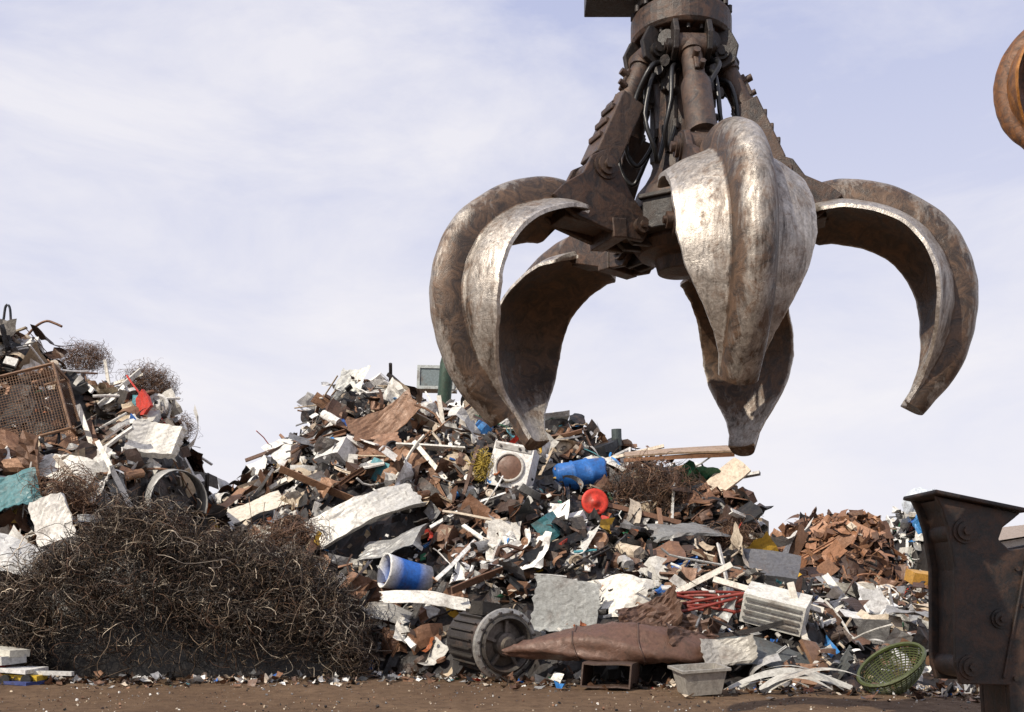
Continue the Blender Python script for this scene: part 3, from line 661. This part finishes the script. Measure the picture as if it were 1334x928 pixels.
wirecluster('rusty_wire_nest',S(235,560,.2,'n8'),(.35,.3,.4),350,RW,(.002,.004),(.05,.2))
wirecluster('rusty_wire_nest',S(850,645,.25,'n3'),(.75,.4,.5),1100,RW+[(.04,.03,.025)],(.002,.005),(.05,.3))
wirecluster('rusty_wire_nest',S(955,705,0,'n4'),(.35,.3,.25),350,RW,(.002,.004),(.05,.2))
wirecluster('rusty_wire_nest',S(380,700,.3,'n5'),(.5,.3,.25),260,RW)
wirecluster('rusty_wire_nest',S(90,640,.5,'n6'),(.5,.3,.3),200,RW)
wirecluster('yellow_wire_coil',S(626,605,.4,'n7'),(.13,.1,.22),120,[(.45,.33,.06)],(.004,.006),(.05,.15))
p=S(925,790,.3,'hose')
mb=MB()
for k in range(4):
    q=[p+np.array([U(-.6,.6),U(-.15,.1),U(-.12,.22)]) for _ in range(5)]; V,F=tube(cr(np.array(q),40),.02,8); mb.add(V,F,(.22,.03,.02,0),True)
mb.build('red_hose',M_clean)
P=[]
V,F=boxg(.9,.5,.45,3); P.append((dent(V,.01,3),F,(.66,.65,.6,0),False))
for i in range(4):
    V,F=boxg(.8,.02,.04,1); P.append((V+[0,-.27,-.15+i*.1],F,(.2,.2,.19,0),False))
put('air_conditioner_unit',P,S(1010,792,.4,'ac'),eul(20,14,-22),.85,M_scrap)
P=[]
gc=(.06,.075,.02,0)
for i in range(40):
    t=i*math.pi*2/40; Q=[(.42*math.sin(a)*math.cos(t),.42*math.sin(a)*math.sin(t),-.42*math.cos(a)*.8) for a in np.linspace(.1,1.6,9)]
    V,F=tube(np.array(Q),.008,4,False); P.append((V,F,gc,False))
for a in np.linspace(.2,1.57,17):
    t=np.linspace(0,2*math.pi,33); V,F=tube(np.stack([.42*math.sin(a)*np.cos(t),.42*math.sin(a)*np.sin(t),0*t-.42*math.cos(a)*.8],1),.008 if a<1.5 else .025,5,False); P.append((V,F,gc,False))
P=[(V+np.stack([.03*np.sin(V[:,1]*5),0*V[:,0],.05*np.sin(V[:,0]*4)],1),F,c,s) for V,F,c,s in P]
put('green_mesh_basket',P,np.array([4.12,10.85,.32]),eul(14,-22,0),.9,M_scrap)
mb=MB()
for k in range(5):
    m=16; t=np.linspace(0,1,m); c0=np.array([3.0+U(-.5,.6),10.75+U(-.25,.2),.05]); L=U(.7,1.4)
    P_=np.stack([c0[0]+(t-.5)*L,c0[1]+.15*np.sin(t*3+k),c0[2]+.26*np.sin(t*math.pi)*U(.3,1)],1); o=np.array([.02,.05,.035])*U(.6,1.2)
    mb.add(np.stack([P_-o*np.sin(t*3+k)[:,None],P_+o],1).reshape(-1,3),grid(m,2),(.45,.44,.4,0),True)
mb.build('plastic_strips',M_scrap)
mb=MB()
for x,y,z,a,b,c,col in ((-6.15,12.0,.17,.9,.5,.05,WH),(-6.3,12.05,.26,.7,.4,.1,(.5,.5,.48,0)),(-6.2,12.1,.37,.55,.35,.08,(.6,.58,.5,0)),(-5.95,11.9,.09,.7,.25,.06,(.6,.4,.03,0)),(-6.0,11.85,.045,.8,.3,.04,(.04,.06,.2,0)),(-5.7,11.95,.13,.9,.08,.05,(.6,.6,.58,0)),(-6.25,11.98,.22,.3,.3,.05,(.4,.04,.03,0))):
    V,F=boxg(a,b,c,3); mb.add(xf(dent(V,.008,4),eul(0,U(-4,4),U(-15,15)),(x,y,z)),F,col)
for x in (-5.95,-5.7):
    V,F=cylY(.06,-.03,.03,14); mb.add(V+[x,11.72,.065],F,BK)
mb.build('flattened_toy_truck',M_scrap)
V,F=boxg(1.2,.9,1.1,8); V=V/np.linalg.norm(V,axis=1)[:,None]*.5; V=dent(V,.05,7); put('blue_bag',[(V,F,(.06,.25,.55,0),False)],(12.0,28.4,float(f2(12.0,28.4))+.15),eul(0,0,0),1.0)
V,F=boxg(1.2,.9,1.1,8); V=V/np.linalg.norm(V,axis=1)[:,None]*.45; V=dent(V,.05,8); put('clear_plastic_bag',[(V,F,(.55,.6,.65,0),False)],(12.1,29.4,float(f2(12.1,29.4))+.3),eul(0,0,0),1.1)
V,F=boxg(1.5,.5,.3,4); put('yellow_panel',[(dent(V,.02,3),F,(.5,.27,.05,0),False)],(10.3,24.0,float(f3(10.3,24.0))+.2),eul(15,8,0),1.0)
def gdebris():
    mb=MB()
    for k in range(2200):
        x=U(-7,8); y=yb_main(x)-abs(rng.normal())*.5+.2 if x>-1.8 else 12.4-abs(rng.normal())*.35
        s=U(.02,.13)*(U()**.5); V,F=sheet(s*1.3,s,.5,.2,3); mb.add(xf(V,basis([U(-.4,.4),U(-.4,.4),1]),(x,y,s*.25)),F,pick([.4,.2,.15,.12,.1,.03]))
    for k in range(3800):
        x=U(-7,7); y=U(8.5,13); s=U(.003,.012)+.02*U()**8; V,F=boxg(s,s*U(.5,1),s*.7,1); mb.add(xf(V,basis(rng.normal(size=3)),(x,y,s*.3)),F,pick([.4,.25,.2,.05,.2,0]))
    return mb.build('ground_debris',M_clean)
gdebris()
# ------------------------------------------------------------ industrial building far right
b=empty('warehouse'); mb=MB()
V,F=extr([(0,0),(26,0),(26,2.8),(13,4.9),(0,2.8)],24); mb.add(V+[20.6,58,0],F,(.35,.33,.3,0)); mb.build('walls',M_clean,b)
mb=MB()
for s in (0,1):
    n=80; ys=np.linspace(-12.3,12.3,n); zz=.05*(np.arange(n)%2)
    A=np.stack([np.full(n,-.4),ys,2.82+zz],1); B=np.stack([np.full(n,13.),ys,5.0+zz],1)
    if s: A[:,0]=26.4
    mb.add(np.stack([A,B],1).reshape(-1,3)+[20.6,58,0],grid(n,2),(.3,.24,.19,0))
mb.build('roof',M_clean,b)
mb=MB()
for i in range(5): obox(mb,(22.5+i*4.5,45.95,0),(22.5+i*4.5,45.95,2.4),2.6,.06,(.12,.12,.13,0))
mb.build('doors',M_clean,b)
# ------------------------------------------------------------ ground
m,nt,bs=newmat('dirt'); co=objco(nt)
n1=noise(nt,.5,6,.65,co); n2=noise(nt,6,8,.75,co,.3); n3=noise(nt,60,5,.8,co)
vo=nd(nt,'ShaderNodeTexVoronoi'); vo.inputs['Scale'].default_value=38; nt.links.new(co,vo.inputs['Vector'])
c=mix(nt,ramp(nt,n1,.35,.65),(.125,.076,.043),(.20,.13,.078)); c=mix(nt,ramp(nt,n2,.42,.66),c,(.085,.052,.032))
c=mix(nt,math_(nt,'MULTIPLY',ramp(nt,n3,.58,.72),.5),c,(.28,.20,.14))
c=mix(nt,math_(nt,'MULTIPLY',ramp(nt,vo.outputs['Distance'],.12,.2,(1,1,1,1),(0,0,0,1)),.3),c,(.3,.24,.18))
nt.links.new(c,bs.inputs['Base Color']); nt.links.new(ramp(nt,n2,.35,.7,(.75,)*3+(1,),(.98,)*3+(1,)),bs.inputs['Roughness']); bs.inputs['Specular IOR Level'].default_value=.2
bump(nt,bs,math_(nt,'ADD',n2,math_(nt,'MULTIPLY',n3,.5)),.9,.035)
xs=np.concatenate([[-900,-300,-100,-40],np.arange(-16,16.1,.16),[40,100,300,900]]); ys=np.concatenate([[-300,-60,-10,0,3],np.arange(6,16,.1),[20,30,60,150,400,1500]])
X,Y=np.meshgrid(xs,ys,indexing='ij'); Z=hn(X*1.5,Y*1.7)*.012+.008*np.sin(X*9+np.sin(Y*7))*np.sin(Y*11)+rng.normal(size=X.shape)*.003
Z=np.where((abs(X)<16)&(Y>6)&(Y<16),Z,0)
mb=MB(); mb.add(np.stack([X,Y,Z],-1).reshape(-1,3),grid(len(xs),len(ys)),(0,0,0,0),True); mb.build('ground',m)
# ------------------------------------------------------------ sky and sun
sd=Vector((-.62,-.58,.72)).normalized(); el=math.asin(sd.z); az=math.atan2(sd.x,sd.y)
w=bpy.data.worlds.new('World'); scene.world=w; w.use_nodes=True; nt=w.node_tree; bg=nt.nodes['Background']
sk=nd(nt,'ShaderNodeTexSky'); sk.sky_type='NISHITA'; sk.sun_disc=False; sk.sun_elevation=el; sk.sun_rotation=az%(2*math.pi); sk.air_density=1.0; sk.dust_density=2.0
tc=nd(nt,'ShaderNodeTexCoord').outputs['Generated']
sx=nd(nt,'ShaderNodeSeparateXYZ'); nt.links.new(tc,sx.inputs[0])
mp=nd(nt,'ShaderNodeMapping'); nt.links.new(tc,mp.inputs[0]); mp.inputs['Scale'].default_value=(1.5,1.5,4.0); mp.inputs['Rotation'].default_value=(.0,.35,0); mp.inputs['Location'].default_value=(.75,.2,.1)
cl=noise(nt,2.4,10,.6,mp.outputs[0],.35); cl2=noise(nt,.9,3,.5,mp.outputs[0])
cf=ramp(nt,math_(nt,'ADD',math_(nt,'MULTIPLY',cl,.75),math_(nt,'MULTIPLY',cl2,.35)),.44,.68)
hz=ramp(nt,sx.outputs[2],.0,.50,(1,1,1,1),(0,0,0,1))
base=mix(nt,.80,sk.outputs[0],(6.1,6.5,9.0))
c=mix(nt,math_(nt,'MULTIPLY',hz,.98),base,(9.1,8.95,9.5))
c=mix(nt,math_(nt,'MULTIPLY',cf,.72),c,(9.5,9.25,9.45))
nt.links.new(c,bg.inputs[0]); bg.inputs[1].default_value=.1
sl=bpy.data.lights.new('sun','SUN'); sl.energy=5.0; sl.angle=math.radians(.6); sl.color=(1,.91,.77)
so=bpy.data.objects.new('sun',sl); so.rotation_euler=sd.to_track_quat('Z','Y').to_euler(); scene.collection.objects.link(so)
cam=bpy.data.cameras.new('camera'); co_=bpy.data.objects.new('camera',cam); scene.collection.objects.link(co_)
co_.location=(0,0,1.2); co_.rotation_euler=(math.pi/2,0,0); cam.sensor_width=36; cam.lens=35.08; cam.shift_y=.222; cam.clip_end=3000
scene.camera=co_
scene.view_settings.view_transform='Standard'; scene.view_settings.look='None'; scene.view_settings.exposure=0
